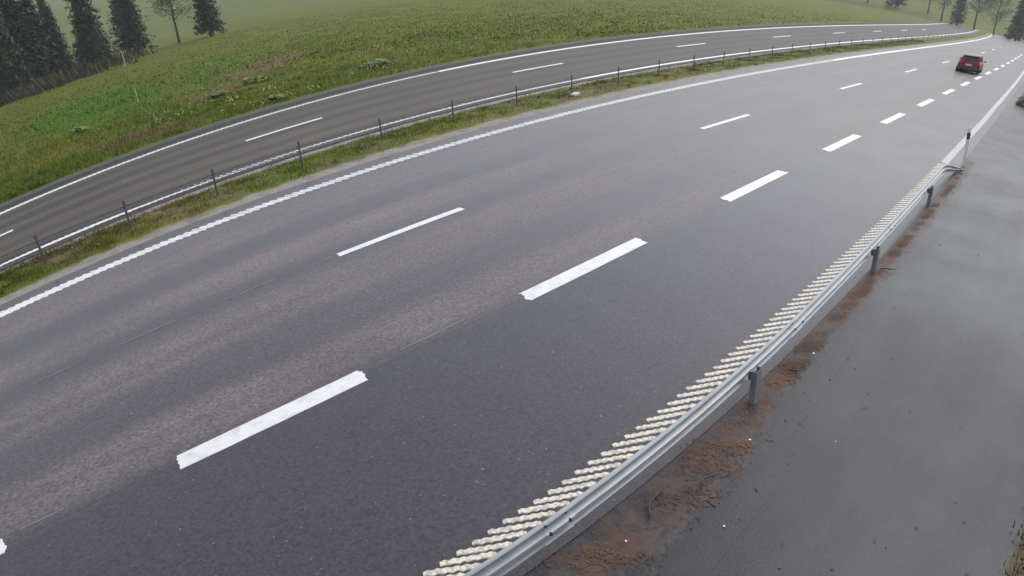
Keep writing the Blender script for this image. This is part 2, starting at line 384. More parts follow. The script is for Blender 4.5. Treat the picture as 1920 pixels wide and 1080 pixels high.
def grass_colour(N, vivid=True):
    """meadow colours by place: olive sward, fresh green patches, dead brown patches"""
    g = N.new('ShaderNodeNewGeometry').outputs['Position']
    big = N.noise(g, .16, 4, .6)
    mid = N.noise(N.map(g, (1, 1, 1), (13, 5, 0)), .7, 4, .6)
    fine = N.noise(g, 3.2, 4, .7)
    c = N.mix(N.ramp(big, .35, .65), (.072, .100, .008), (.108, .114, .012))
    c = N.mix(N.math('MULTIPLY', N.ramp(mid, *((.55, .75) if vivid else (.44, .62))), .75), c, (.135, .105, .050))
    if vivid:
        def patch(x, y, rx, ry, rot=0.):
            sx = N.sep(g)
            px_, py_ = N.math('SUBTRACT', sx[0], x), N.math('SUBTRACT', sx[1], y)
            ca, sa = math.cos(rot), math.sin(rot)
            dx = N.math('DIVIDE', N.math('ADD', N.math('MULTIPLY', px_, ca), N.math('MULTIPLY', py_, sa)), rx)
            dy = N.math('DIVIDE', N.math('SUBTRACT', N.math('MULTIPLY', py_, ca), N.math('MULTIPLY', px_, sa)), ry)
            d = N.math('ADD', N.math('MULTIPLY', dx, dx), N.math('MULTIPLY', dy, dy))
            d = N.math('ADD', d, N.math('MULTIPLY', N.math('SUBTRACT', mid, .5), 3.2))
            return N.ramp(d, .35, 1.15, 1., 0.)
        c = N.mix(N.math('MULTIPLY', patch(-29.0, 54.5, 5.0, 19, math.radians(29)), .7), c, (.046, .128, .004))
        c = N.mix(N.math('MULTIPLY', patch(-23, 64, 5, 22, math.radians(20)), .5), c, (.068, .13, .015))
        c = N.mix(N.math('MULTIPLY', patch(-16.3, 43.8, 1.6, 3.2), .7), c, (.155, .10, .054))
        c = N.mix(N.math('MULTIPLY', patch(-17, 57, 2.8, 8), .7), c, (.165, .108, .058))
        c = N.mix(N.math('MULTIPLY', patch(-15.2, 31.5, 2.2, 2.2), .6), c, (.14, .094, .05))
    f = N.math('ADD', .32, N.math('MULTIPLY', fine, 1.65))
    n = N.new('ShaderNodeVectorMath', operation='SCALE'); N.put(n.inputs[0], c); N.put(n.inputs['Scale'], f)
    return n.outputs[0]

def grass_mat(name, vivid=True, rough=.75):
    N = Nodes(name)
    g = N.new('ShaderNodeNewGeometry').outputs['Position']
    N.bump(N.noise(g, 3., 5), .8, .12)
    return N.done(grass_colour(N, vivid), rough, .06)

M = {}
M['asphalt_main'] = asphalt('damp_asphalt', (.051, .047, .051), (.164, .140, .134),
    [(5.65, .20, .50, .9), (3.8, .12, .5, .9), (1.65, .22, .6, .7), (7.9, .1, .5, .6), (8.6, .4, .2, .9)], .48, (3.80, 0.0), split=0.)
M['asphalt_far'] = asphalt('damp_asphalt_far', (.037, .032, .026), (.114, .095, .075),
    [(14.6, .14, .35, 1.), (15.95, .16, .4, 1.), (17.3, .2, .35, .8), (13.2, .12, .3, .6), (11.6, .5, .3, .9), (19.2, .6, .3, 1.)], .58, (), spec=.12, wet=.08)
M['white_paint'] = paint('white_road_paint', (.74, .735, .72), .4)
M['cream_paint'] = paint('cream_profiled_paint', (.76, .70, .58), .45, scale=24., blobs=26.)
M['edge_paint'] = paint('white_edge_paint', (.80, .79, .76), .3)
M['grey_paint'] = paint('greyed_edge_paint', (.40, .40, .40), .4)
M['old_paint'] = paint('worn_old_paint', (.19, .19, .20), .4, wear=.7)
M['zinc'] = plain('galvanised_steel', (.40, .42, .42), .5, .4, .6, 4., .35)
M['zinc_dull'] = plain('weathered_galvanised_post', (.17, .19, .19), .65, .2, .4, 6.)
M['dark_steel'] = plain('dark_grey_post_steel', (.085, .088, .084), .6, .1, .4, 6.)
M['cable'] = plain('twisted_steel_cable', (.07, .07, .072), .5, .4, .2, 30.)
M['bolt'] = plain('dark_bolt', (.05, .05, .05), .6, .3, .2, 30.)
M['white_plastic'] = plain('white_plastic', (.74, .75, .75), .4, 0, .12, 6.)
M['black_plastic'] = plain('black_plastic', (.02, .02, .022), .5, 0, .2, 6.)
M['reflector'] = plain('grey_reflector', (.10, .10, .09), .2, 0, .2, 30.)
M['grass'] = grass_mat('meadow_sward')
M['grass_blades'] = grass_mat('meadow_blades', True, .6)
M['concrete'] = plain('pale_concrete', (.55, .55, .50), .8, 0, .3, 12.)
M['stake'] = plain('pale_weathered_wood', (.42, .40, .30), .8, 0, .3, 10.)

def median_mat():
    N = Nodes('median_soil_and_gravel')
    uv = N.road_uv(); o = N.sep(uv)[1]
    g = N.new('ShaderNodeNewGeometry').outputs['Position']
    edge = N.math('ADD', o, N.math('MULTIPLY', N.math('SUBTRACT', N.noise(g, 1.7, 4, .6), .5), .5))
    gravel = N.math('MAXIMUM', N.ramp(edge, 8.86, 9.06, 1., 0.), N.ramp(edge, 10.74, 10.88))
    v = N.new('ShaderNodeTexVoronoi'); N.put(v.inputs['Vector'], g); v.inputs['Scale'].default_value = 40.
    st = N.sep(v.outputs['Color'])[0]
    gc = N.mix(st, (.20, .18, .155), (.36, .33, .29))
    gc = N.mix(N.ramp(N.noise(g, 2.5, 4), .45, .7), gc, (.20, .175, .14))
    N.bump(N.math('ADD', st, N.noise(g, 9., 4)), .6, .02)
    return N.done(N.mix(gravel, grass_colour(N, False), gc), .85, .25)
M['median'] = median_mat()

def path_mat(litter=False):
    N = Nodes('wet_path_asphalt_with_litter' if litter else 'wet_path_asphalt')
    uv = N.road_uv()
    g = N.new('ShaderNodeNewGeometry').outputs['Position']
    a = N.noise(N.map(uv, (.35, .8, 1)), 1.3, 6, .65)
    b = N.noise(g, .45, 6, .62)
    sp = N.noise(g, 40., 3, .7)
    c = N.mix(N.ramp(b, .35, .65), (.029, .028, .032), (.018, .018, .023))
    c = N.mix(N.math('MULTIPLY', N.ramp(a, .5, .75), .5), c, (.042, .040, .039))
    n = N.new('ShaderNodeVectorMath', operation='SCALE'); N.put(n.inputs[0], c)
    N.put(n.inputs['Scale'], N.math('ADD', .3, N.math('MULTIPLY', sp, 1.4)))
    spots = N.ramp(N.noise(N.map(g, (1, 1, 1), (3, 8, 1)), 7., 2), .70, .76)
    col = N.mix(N.math('MULTIPLY', spots, .55), n.outputs[0], (.018, .017, .017))
    rough = N.ramp(b, .3, .72, .50, .43)
    streak = N.noise(N.map(uv, (.22, 1.7, 1)), 1.0, 5, .6)
    coat = N.math('ADD', N.ramp(b, .3, .7, .14, .26), N.ramp(streak, .35, .72, 0., .06))
    h = sp
    if litter:
        la = N.noise(g, 2.2, 5, .65); lb = N.noise(N.map(g, (1, 1, 1), (9, 2, 0)), 9., 5, .7)
        lc = N.mix(N.ramp(la, .4, .62), (.082, .068, .062), (.092, .055, .038))
        lc = N.mix(N.math('MULTIPLY', N.ramp(lb, .52, .7), .8), lc, (.135, .066, .036))
        lc = N.mix(N.math('MULTIPLY', N.ramp(lb, .50, .34), .75), lc, (.036, .031, .030))
        rel = N.sep(N.new('ShaderNodeUVMap', uv_map='across').outputs[0])[0]      # 0 at the path, 1 at the guardrail
        wv = N.math('ADD', rel, N.math('MULTIPLY', N.math('SUBTRACT', N.noise(g, 2.6, 6, .68), .5), .9))
        mask = N.math('MULTIPLY', N.ramp(wv, .34, .48), N.ramp(wv, 1.02, .74))
        mask = N.math('MULTIPLY', mask, N.ramp(N.noise(N.map(g, (1, 1, 1), (4, 4, 0)), 1.5, 5, .65), .28, .48, .25, .92))
        mask = N.math('MULTIPLY', mask, N.math('MULTIPLY', N.ramp(rel, .0, .16), N.ramp(rel, 1., .86)))
        col = N.mix(mask, col, lc)
        rough = N.mixf(mask, rough, .6); coat = N.mixf(mask, coat, .08)
        h = N.math('ADD', sp, N.math('MULTIPLY', N.math('ADD', la, lb), N.math('MULTIPLY', mask, 3.)))
    h = N.math('ADD', h, N.math('MULTIPLY', N.noise(g, 85., 2), .8))
    N.bump(h, .45, .006)
    nb = N.new('ShaderNodeBump'); N.put(nb.inputs['Height'], h); nb.inputs['Strength'].default_value = .22; nb.inputs['Distance'].default_value = .005
    N.put(N.b.inputs['Coat Normal'], nb.outputs[0])
    N.put(N.b.inputs['Coat Weight'], coat)
    N.b.inputs['Coat Roughness'].default_value = .22
    return N.done(col, rough, .15)
M['path'] = path_mat()
M['litter'] = path_mat(True)

def leaf_mat(name, a, b, rough=.55):
    N = Nodes(name)
    g = N.new('ShaderNodeNewGeometry')
    k = N.noise(g.outputs['Position'], 1.1, 4)
    r = N.new('ShaderNodeObjectInfo').outputs['Random']
    c = N.mix(N.ramp(N.math('ADD', k, N.math('MULTIPLY', r, .3)), .4, .85), a, b)
    m_ = N.done(c, rough, .3)
    return m_
M['spruce'] = leaf_mat('spruce_needles', (.012, .024, .012), (.028, .050, .020))
M['leaves'] = leaf_mat('spring_leaves', (.040, .070, .016), (.085, .120, .028))
M['bark'] = plain('grey_brown_bark', (.070, .058, .048), .9, 0, .6, 5.)
M['dead'] = leaf_mat('brown_undergrowth', (.030, .026, .014), (.060, .058, .024), .8)
M['plant'] = leaf_mat('pale_green_broad_leaves', (.12, .16, .025), (.24, .27, .07))
M['plant_dark'] = leaf_mat('deep_green_low_leaves', (.035, .080, .012), (.060, .110, .020))
M['dandelion'] = plain('pale_seed_heads', (.40, .42, .17), .8, 0, .4, 20.)
M['dry'] = leaf_mat('dry_brown_verge_leaves', (.065, .045, .022), (.15, .098, .050), .8)
M['needle'] = leaf_mat('orange_brown_pine_needles', (.085, .046, .028), (.27, .13, .066), .7)
M['mat_litter'] = leaf_mat('matted_brown_leaves', (.040, .026, .018), (.110, .060, .036), .6)
M['twig'] = plain('dark_wet_twig', (.035, .024, .018), .6, 0, .4, 20.)

def verge_mat():
    N = Nodes('dark_mossy_verge')
    o = N.sep(N.road_uv())[1]
    g = N.new('ShaderNodeNewGeometry').outputs['Position']
    k = N.noise(g, 3., 4)
    ow = N.math('ADD', o, N.math('MULTIPLY', N.math('SUBTRACT', N.noise(g, .9, 3), .5), .3))
    c = N.mix(N.ramp(ow, 19.25, 19.5), (.034, .037, .026), (.085, .090, .062))
    n = N.new('ShaderNodeVectorMath', operation='SCALE'); N.put(n.inputs[0], c); N.put(n.inputs['Scale'], N.math('ADD', .6, N.math('MULTIPLY', k, .8)))
    N.bump(k, .5, .03)
    return N.done(n.outputs[0], .8, .2)
# ------------------------------------------------------------------ ground and carriageways
ax = np.sinh(np.linspace(-4.6, 4.6, 150)) * 22.0
ay = np.sinh(np.linspace(-1.6, 4.6, 150)) * 22.0 + 10
GX, GY = np.meshgrid(ax, ay, indexing='ij')
GZ = height(GX, GY) - 0.10
V = np.stack([GX, GY, GZ], -1).reshape(-1, 3)
link('ground', mesh_from('ground', V, [f[::-1] for f in grid_faces(150, 150)], True), M['grass'], kind='structure', label='green and brown meadow ground rising to dark woods')

ss = s_range(-8, 149)
main = strip('main_carriageway', ss, lambda s: np.minimum(edge_o(s) - .55, -1.9), 8.5, 26, 0.0, M['asphalt_main'], kind='structure',
             label='damp grey three lane carriageway with wide dashed line')
far = strip('far_carriageway', ss, 11.15, 18.5, 16, 0.0, M['asphalt_far'], kind='structure', label='brownish grey two lane carriageway beyond the grassy median')
strip('median', ss, 8.46, 11.2, 15, lambda S, O, t: -.018 + .07 * np.sin(np.pi * t)**2 + .02 * np.sin(S * 3.1) * np.sin(O * 5) * np.sin(np.pi * t), M['median'],
      kind='structure', label='narrow grassy median with gravel margins')
strip('far_verge', ss, 18.45, 20.2, 6, lambda S, O, t: -.008 - .05 * t, verge_mat(), kind='structure', label='dark mossy strip along the far carriageway edge')
lit_o = lambda s: np.interp(s, [-8, 3, 5, 6.4, 7.2, 10, 15, 20, 24, 40, 172], [-5.3, -5.2, -4.97, -4.86, -4.55, -4.34, -4.24, -4.24, -4.08, -4.1, -3.2])
strip('litter_strip', s_range(-8, 24, .25), lambda s: lit_o(s) - .45, lambda s: np.minimum(edge_o(s) - .40, -3.9), 10,
      lambda S, O, t: -.0072 + .014 * np.sin(np.pi * np.clip(t, 0, 1))**2 * (.6 + .4 * np.sin(S * 9) * np.sin(O * 17)), M['litter'], kind='structure',
      label='strip of orange brown litter and soil beside the guardrail')
path_o = lambda s: np.interp(s, [-8, 8, 9.6, 13, 20, 27, 33, 43, 52, 66, 149], [-8.55, -8.53, -8.4, -7.95, -7.25, -6.55, -6.0, -5.05, -4.6, -4.3, -3.7])
strip('wet_path', ss, lambda s: path_o(s) - .25, lambda s: np.minimum(edge_o(s) - .5, -2.0), 14, -0.008, M['path'], kind='structure', label='wet dark asphalt path beside the guardrail')
strip('path_verge', s_range(-4, 149), -12, lambda s: path_o(s) + .06 * np.sin(s * 4) + .05 * np.sin(s * 11), 8, lambda S, O, t: .05 - .05 * t**4 + .03 * np.sin(S * 7) * np.sin(O * 6), plain('brown_verge_soil', (.105, .070, .038), .85, 0, .6, 5.),
      kind='structure', label='brown verge at the edge of the wet path')

# ------------------------------------------------------------------ painted markings
def dash(name, s0, s1, oc, w, mat, parent, ragged=.05, seed=0, label=None, dz=.005):
    r = random.Random(seed)
    n = max(4, int((s1 - s0) / .35) + 1)
    ss_ = np.linspace(s0, s1, n)
    k = 9
    def torn():
        c_ = [r.uniform(-ragged, ragged)*.8 for _ in range(4)]
        return [np.interp(j, [0, 2.7, 5.3, 8], c_) + r.uniform(-ragged, ragged)*.35 for j in range(k)]
    ja, jb = torn(), torn()
    top = []
    for i in range(n):
        for j in range(k):
            s = ss_[i] + (ja[j] if i == 0 else 0) + (jb[j] if i == n - 1 else 0)
            o = oc(s) if callable(oc) else oc
            o += (j / (k - 1) - .5) * w + (r.uniform(-.004, .004) if j in (0, k - 1) else 0)
            top.append((s, o))
    t = np.array(top)
    V = np.concatenate([road(t[:, 0], t[:, 1], dz), road(t[:, 0], t[:, 1], -.004)])
    N_ = n * k
    F = [f[::-1] for f in grid_faces(n, k)]
    rim = [i*k for i in range(n)] + [(n-1)*k + j for j in range(1, k)] + [i*k + k - 1 for i in range(n-2, -1, -1)] + [j for j in range(k-2, 0, -1)]
    for a, b in zip(rim, rim[1:] + rim[:1]): F.append((a, b, b + N_, a + N_))
    return link(name, mesh_from(name, V, F), mat, parent=parent, label=label)

for i in range(-2, 17):                                        # wide line 3 m on, 3 m off
    dash('wide_lane_dash', 1.678 + 6*i, 4.678 + 6*i, 0.0, .30, M['white_paint'], main, .055, 100 + i)
for i in range(-1, 9):                                         # thin line 3 m on, 9 m off
    if i < 0: continue
    dash('thin_lane_dash', 6.59 + 12*i, 9.59 + 12*i, 3.768, .16, M['white_paint'], main, .02, 200 + i)
for i in range(-1, 8):
    dash('far_lane_dash', 9.386 + 12*i, 12.386 + 12*i, 14.9, .16, M['edge_paint'], far, .02, 300 + i)
for k, (a, b) in enumerate([(-.1, .9), (1.8, 3.1), (4.1, 5.2), (5.75, 6.5)]):
    dash('worn_line_remnant', a, b, 3.86 - .012 * a, .022, M['old_paint'], main, .02, 400 + k, dz=.003)
for k, (a, b) in enumerate([(-1.0, -.2), (5.4, 6.6)]):
    dash('worn_line_remnant', a, b, .16, .022, M['old_paint'], main, .02, 420 + k, dz=.003)

def rib_mesh(name, w, l, h, wavy, seed):
    """one raised bar across the edge line, w across (y), l along (x)"""
    r = random.Random(seed)
    n = 13 if wavy else 4
    V = []
    for j in range(n):
        y = (j / (n - 1) - .5) * w
        dx = (wavy * (1 if j % 2 else -1) * r.uniform(.6, 1.2)) if wavy else r.uniform(-.006, .006)
        hl = l / 2 * r.uniform(.88, 1.1) * (.75 if j in (0, n - 1) else 1)
        V += [(dx - hl, y, -.004), (dx - hl * .8, y, h), (dx + hl * .8, y, h * r.uniform(.8, 1.1)), (dx + hl, y, -.004)]
    F = []
    for j in range(n - 1):
        for c in range(3):
            F.append((j*4 + c, j*4 + c + 1, (j+1)*4 + c + 1, (j+1)*4 + c))
    F.append((0, 1, 2, 3)); b = (n - 1) * 4; F.append((b + 3, b + 2, b + 1, b))
    bm = bmesh.new()
    vs = [bm.verts.new(v) for v in V]
    for f in F: bm.faces.new([vs[i] for i in f])
    return bm_mesh(name, bm)

def ribs(name, s0, s1, step, oc, w, l, h, mat, parent, wavy=0., skew=0.):
    protos = [rib_mesh(name, w, l, h, wavy, 900 + i) for i in range(6)]
    for p_ in protos: p_.materials.append(mat)
    s, k = s0, 0
    while s < s1:
        ob = link(name, protos[k * 7 % 6], None, parent=parent)
        oo = float(oc(s)) if callable(oc) else oc
        ob.matrix_world = frame(s, oo + random.uniform(-.008, .008), .001) @ Matrix.Rotation(skew + random.uniform(-.02, .02), 4, 'Z')
        s += step; k += 1

ribs('edge_line_rib', 2.2, 22.5, .212, edge_o, .48, .066, .004, M['cream_paint'], main, .007, math.radians(60))
dash('edge_line_strip', 22.5, 110, edge_o, .26, M['grey_paint'], main, 0, 1)
ribs('inner_edge_rib', -2.0, 40, .212, 7.86, .47, .102, .006, M['edge_paint'], main, 0., math.radians(48))
dash('inner_edge_strip', 40, 148, 7.86, .28, M['edge_paint'], main, 0, 2)
ribs('far_inner_rib', -2.0, 22, .212, 11.58, .38, .096, .006, M['edge_paint'], far, 0., math.radians(52))
dash('far_inner_strip', 22, 148, 11.58, .24, M['edge_paint'], far, 0, 3)
ribs('far_outer_rib', -2.0, 20, .212, 18.12, .42, .100, .006, M['edge_paint'], far, 0., math.radians(48))
dash('far_outer_strip', 20, 148, 18.12, .27, M['edge_paint'], far, 0, 4)

# ------------------------------------------------------------------ cable barrier in the median
barrier = link('cable_barrier', None, label='cable barrier of slim dark posts along the grassy median', cat='barrier')
HP = .70
def post_mesh():
    bm = bmesh.new()
    bm_box(bm, 0, 0, HP/2 - .15,   .046, .036, HP + .3)
    bmesh.ops.bevel(bm, geom=bm.edges[:], offset=.008, segments=1, affect='EDGES')
    return bm_mesh('post', bm)
def cap_mesh():
    bm = bmesh.new()
    bm_box(bm, 0, 0, HP - .10, .054, .046, .18)
    bmesh.ops.bevel(bm, geom=bm.edges[:], offset=.01, segments=2, affect='EDGES')
    return bm_mesh('post_cap', bm)
pm, cm = post_mesh(), cap_mesh()
pm.materials.append(M['dark_steel']); cm.materials.append(M['dark_steel'])
for k in range(-1, 40):
    s = 1.13 + 2.6125 * k
    p_ = link('post', pm, None, parent=barrier)
    p_.matrix_world = upright(s, 9.76, .02) @ Matrix.Rotation(random.uniform(-.025, .025), 4, 'X') @ Matrix.Rotation(random.uniform(-.02, .02), 4, 'Y')
    c_ = link('post_cap', cm, None, parent=p_)
    c_.matrix_world = p_.matrix_world.copy()
for hgt, side in ((.57, .03), (.48, -.03), (.39, .03)):
    sg = np.arange(-2, 108, 1.0)
    V, F = tube(road(sg, 9.76 + side, hgt).tolist(), .009, 5)
    link('cable', mesh_from('cable', V, F, True), M['cable'], parent=barrier)

# ------------------------------------------------------------------ guardrail
rail = link('guardrail', None, label='galvanised steel guardrail with posts and a turned down end beside the wet path', cat='guardrail')
RP = [(0, .035), (.02, .025), (.055, .085), (.105, .088), (.140, .012), (.172, .012), (.207, .088), (.257, .085), (.292, .025), (.312, .035)]
RB = .245
RP = [(h * .76, d * 1.25) for h, d in RP]
def beam(name, s0, s1, step, zf, of, mat, squash=lambda s: 1.):
    sg = np.arange(s0, s1 + 1e-6, step)
    V, F = [], []
    n = len(RP)
    prof = [(h, d) for h, d in RP] + [(h, d - .006) for h, d in RP[::-1]]
    for s in sg:
        for h, d in prof:
            V.append(road(np.array([s]), np.array([of(s) + d]), zf(s) + h * squash(s))[0])
    k = len(prof)
    for i in range(len(sg) - 1):
        for j in range(k): F.append((i*k + j, i*k + (j+1) % k, (i+1)*k + (j+1) % k, (i+1)*k + j))
    F.append(tuple(range(k))); F.append(tuple(range((len(sg)-1)*k, len(sg)*k))[::-1])
    return link(name, mesh_from(name, V, F), mat, parent=rail)
ro_ = lambda s: float(edge_o(s) + np.interp(s, [2, 5, 8, 14, 20], [-.70, -.655, -.61, -.51, -.45]))
beam('rail_beam', -2.0, 19.6, .4, lambda s: RB, ro_, M['zinc'])
e = lambda s: (s - 19.6) / 2.9
beam('turned_down_end', 19.6, 22.5, .1, lambda s: RB - (RB + .02) * (3*e(s)**2 - 2*e(s)**3), lambda s: ro_(s) - .30 * e(s)**2, M['zinc'], lambda s: 1 - .75 * e(s)**2)
for s0 in (3.9, 8.9, 13.9):                                     # lapped joints
    sv, RP = RP, [(h - .002 if h < .15 else h + .002, d - .007) for h, d in RP]
    beam('lapped_joint', s0, s0 + .4, .1, lambda s: RB, ro_, M['zinc'])
    RP = sv
def gpost():
    bm = bmesh.new()
    bm_box(bm, 0, -.03, 0, .13, .008, .90); bm_box(bm, -.065, 0, 0, .008, .06, .90); bm_box(bm, .065, 0, 0, .008, .06, .90)
    return bm_mesh('post', bm)
gp = gpost(); gp.materials.append(M['zinc_dull'])
bb = bmesh.new(); bm_box(bb, 0, .05, .36, .06, .06, .10); bb = bm_mesh('spacer', bb); bb.materials.append(M['zinc_dull'])
for s in (-2.4, 2.6, 7.6, 12.6, 17.6):
    g_ = link('post', gp, None, parent=rail)
    g_.matrix_world = upright(s, ro_(s) - .10, -.02)
    b_ = link('spacer', bb, None, parent=g_); b_.matrix_world = g_.matrix_world.copy()
bo = bmesh.new(); bmesh.ops.create_cone(bo, cap_ends=True, segments=6, radius1=.016, radius2=.013, depth=.022)
bo = bm_mesh('bolt', bo); bo.materials.append(M['bolt'])
for s in (3.95, 4.22, 8.95, 9.22, 13.95, 14.22):
    for hh, d in ((.122, .0), (.07, .070), (.176, .070)):
        b_ = link('bolt', bo, None, parent=rail)
        b_.matrix_world = frame(s, ro_(s) + d - .004, RB + hh) @ Matrix.Rotation(math.pi/2, 4, 'X')

# ------------------------------------------------------------------ delineator post
dl = link('delineator_post', None, label='white roadside marker post with black band by the guardrail end', cat='marker post')
dl.matrix_world = upright(22.9, -4.02, -.01, math.pi / 2) @ Matrix.Rotation(math.radians(3), 4, 'Y')
def slab(name, z0, z1, w, d, mat, parent, bev=.01):
    bm = bmesh.new(); bm_box(bm, 0, 0, (z0 + z1)/2, w, d, z1 - z0)
    bmesh.ops.bevel(bm, geom=bm.edges[:], offset=bev, segments=2, affect='EDGES')
    return link(name, bm_mesh(name, bm), mat, parent=parent)
slab('post_body', 0, .78, .08, .05, M['white_plastic'], dl)
bnd = slab('black_band', .775, .95, .086, .054, M['black_plastic'], dl)
slab('reflector', .81, .91, .04, .060, M['reflector'], bnd, .004)
slab('white_top', .945, 1.10, .08, .05, M['white_plastic'], dl, .02)

# ------------------------------------------------------------------ red car driving away
M['car_red'] = plain('red_car_paint', (.15, .008, .014), .28, .1, .08, 3., .6)
M['car_glass'] = plain('dark_car_glass', (.012, .014, .015), .12, 0, .05, 3., .6)
M['car_grey'] = plain('grey_lower_bumper', (.060, .060, .066), .6, 0, .2, 6.)
M['rubber'] = plain('tyre_rubber', (.018, .018, .019), .75, 0, .3, 20.)
M['alloy'] = plain('alloy_rim', (.30, .30, .31), .35, .8, .2, 10.)
M['plate'] = plain('number_plate_white', (.62, .62, .60), .5, 0, .1, 10.)
N = Nodes('lit_tail_lamp')
N.put(N.b.inputs['Emission Color'], (1., .10, .12)); N.b.inputs['Emission Strength'].default_value = .55
M['lamp'] = N.done((.35, .01, .015), .25, .5)

car = link('red_car', None, label='small red hatchback driving away in the rain with lit tail lamps', cat='car')
CS = .83
fr = frame(52.0, 1.12)
CAR_ROLL = math.degrees(-math.asin(fr[2][1]) * .4)                 # the road is banked less than the ground
car.matrix_world = frame(52.0, 1.20, .0) @ Matrix.Rotation(math.radians(CAR_ROLL), 4, 'X') @ Matrix.Rotation(-math.pi/2, 4, 'Z') @ Matrix.Diagonal((CS, CS, CS * 1.02, 1))
def part(name, verts, faces, mat, parent=car, smooth=False):
    bm = bmesh.new(); vs = [bm.verts.new(v) for v in verts]
    for f in faces: bm.faces.new([vs[i] for i in f])
    return link(name, bm_mesh(name, bm, smooth), mat, parent=parent)
rings = [(0.0, .70, .46, .84), (.07, .82, .34, .92), (.30, .87, .26, .955), (.75, .885, .24, .96), (2.0, .89, .24, .95), (2.9, .885, .24, .93), (3.35, .87, .25, .89), (3.8, .80, .28, .78), (4.05, .66, .38, .66)]
V, F = [], []
for y, w, zb, zt in rings:
    half = [(w*.90, zb), (w*.985, zb + .12), (w, zb + (zt - zb)*.5), (w*.975, zt - .07), (w*.88, zt)]
    V += [(x, y, z) for x, z in half] + [(-x, y, z) for x, z in half[::-1]]
k = 10
for i in range(len(rings) - 1):
    for j in range(k): F.append((i*k + j, i*k + (j+1) % k, (i+1)*k + (j+1) % k, (i+1)*k + j))
F.append(tuple(range(k))); F.append(tuple(range((len(rings)-1)*k, len(rings)*k)))
part('body', V, F, M['car_red'], smooth=False)
prof = [(.10, .94, .80), (.52, 1.38, .66), (.85, 1.46, .63), (1.35, 1.49, .63), (2.05, 1.45, .63), (2.98, .93, .80)]
V = [(w, y, z) for y, z, w in prof] + [(-w, y, z) for y, z, w in prof]
n = len(prof)
F = [(i, i + 1, n + i + 1, n + i) for i in range(n - 1)] + [tuple(range(n)), tuple(range(n, 2*n)), (0, n - 1, 2*n - 1, n)]
part('cabin', V, F, M['car_red'])
def pane(name, pts_, off):
    V = [(p[0] + off[0], p[1] + off[1], p[2] + off[2]) for p in pts_] + [tuple(p) for p in pts_]
    n = len(pts_)
    return part(name, V, [tuple(range(n)), tuple(range(n, 2*n))] + [(i, (i+1) % n, n + (i+1) % n, n + i) for i in range(n)], M['car_glass'])
pane('rear_window', [(-.66, .16, 1.01), (.66, .16, 1.01), (.575, .48, 1.34), (-.575, .48, 1.34)], (0, -.02, .015))
pane('windscreen', [(-.70, 2.88, .99), (.70, 2.88, .99), (.57, 2.14, 1.40), (-.57, 2.14, 1.40)], (0, .02, .02))
for sgn in (1, -1):
    pane('side_window', [(sgn*.785, .50, 1.00), (sgn*.785, 1.42, 1.00), (sgn*.65, 1.42, 1.40), (sgn*.665, .68, 1.36)], (sgn*.014, 0, .005))
    pane('side_window', [(sgn*.785, 1.50, 1.00), (sgn*.785, 2.68, 1.00), (sgn*.65, 2.02, 1.39), (sgn*.65, 1.50, 1.40)], (sgn*.014, 0, .005))
    for y in (.68, 3.22):
        bm = bmesh.new()
        bmesh.ops.create_cone(bm, cap_ends=True, segments=24, radius1=.31, radius2=.31, depth=.20)
        bmesh.ops.bevel(bm, geom=[e_ for e_ in bm.edges if abs(e_.verts[0].co.z - e_.verts[1].co.z) < 1e-4], offset=.03, segments=2, affect='EDGES')
        bmesh.ops.transform(bm, matrix=Matrix.Translation((sgn*.80, y, .305)) @ Matrix.Rotation(math.pi/2, 4, 'Y'), verts=bm.verts)
        wh = link('wheel', bm_mesh('wheel', bm, True), M['rubber'], parent=car)
        bm = bmesh.new()
        bmesh.ops.create_cone(bm, cap_ends=True, segments=18, radius1=.20, radius2=.19, depth=.02)
        for q_ in range(5):
            bm_box(bm, 0, .10, .014, .05, .18, .012, Matrix.Rotation(q_*math.tau/5, 4, 'Z'))
        bmesh.ops.transform(bm, matrix=Matrix.Translation((sgn*.905, y, .305)) @ Matrix.Rotation(sgn*math.pi/2, 4, 'Y'), verts=bm.verts)
        link('rim', bm_mesh('rim', bm), M['alloy'], parent=wh)
    part('tail_lamp', [(sgn*.86, .115, .70), (sgn*.60, .015, .70), (sgn*.62, .055, .93), (sgn*.85, .17, .95), (sgn*.83, .20, .70), (sgn*.60, .12, .70), (sgn*.62, .14, .93), (sgn*.82, .24, .95)],
         [(0, 1, 2, 3), (4, 5, 6, 7), (0, 1, 5, 4), (1, 2, 6, 5), (2, 3, 7, 6), (3, 0, 4, 7)], M['lamp'])
    bm = bmesh.new(); bm_box(bm, sgn*.98, 2.45, 1.0, .16, .10, .13); bmesh.ops.bevel(bm, geom=bm.edges[:], offset=.03, segments=2, affect='EDGES')
    link('mirror', bm_mesh('mirror', bm), M['car_red'], parent=car)
bm = bmesh.new(); bm_box(bm, 0, .06, .40, 1.60, .20, .26); bmesh.ops.bevel(bm, geom=bm.edges[:], offset=.05, segments=2, affect='EDGES')
link('rear_bumper', bm_mesh('rear_bumper', bm), M['car_grey'], parent=car)
bm = bmesh.new(); bm_box(bm, 0, 2.0, .26, 1.50, 3.7, .22)
link('underbody', bm_mesh('underbody', bm), M['rubber'], parent=car)
bm = bmesh.new(); bm_box(bm, 0, -.012, .66, .50, .02, .11)
link('number_plate', bm_mesh('number_plate', bm), M['plate'], parent=car)
bm = bmesh.new(); bm_box(bm, 0, .48, 1.44, 1.10, .22, .03, Matrix.Identity(4)); bmesh.ops.bevel(bm, geom=bm.edges[:], offset=.01, segments=1, affect='EDGES')
link('roof_spoiler', bm_mesh('roof_spoiler', bm), M['car_red'], parent=car)

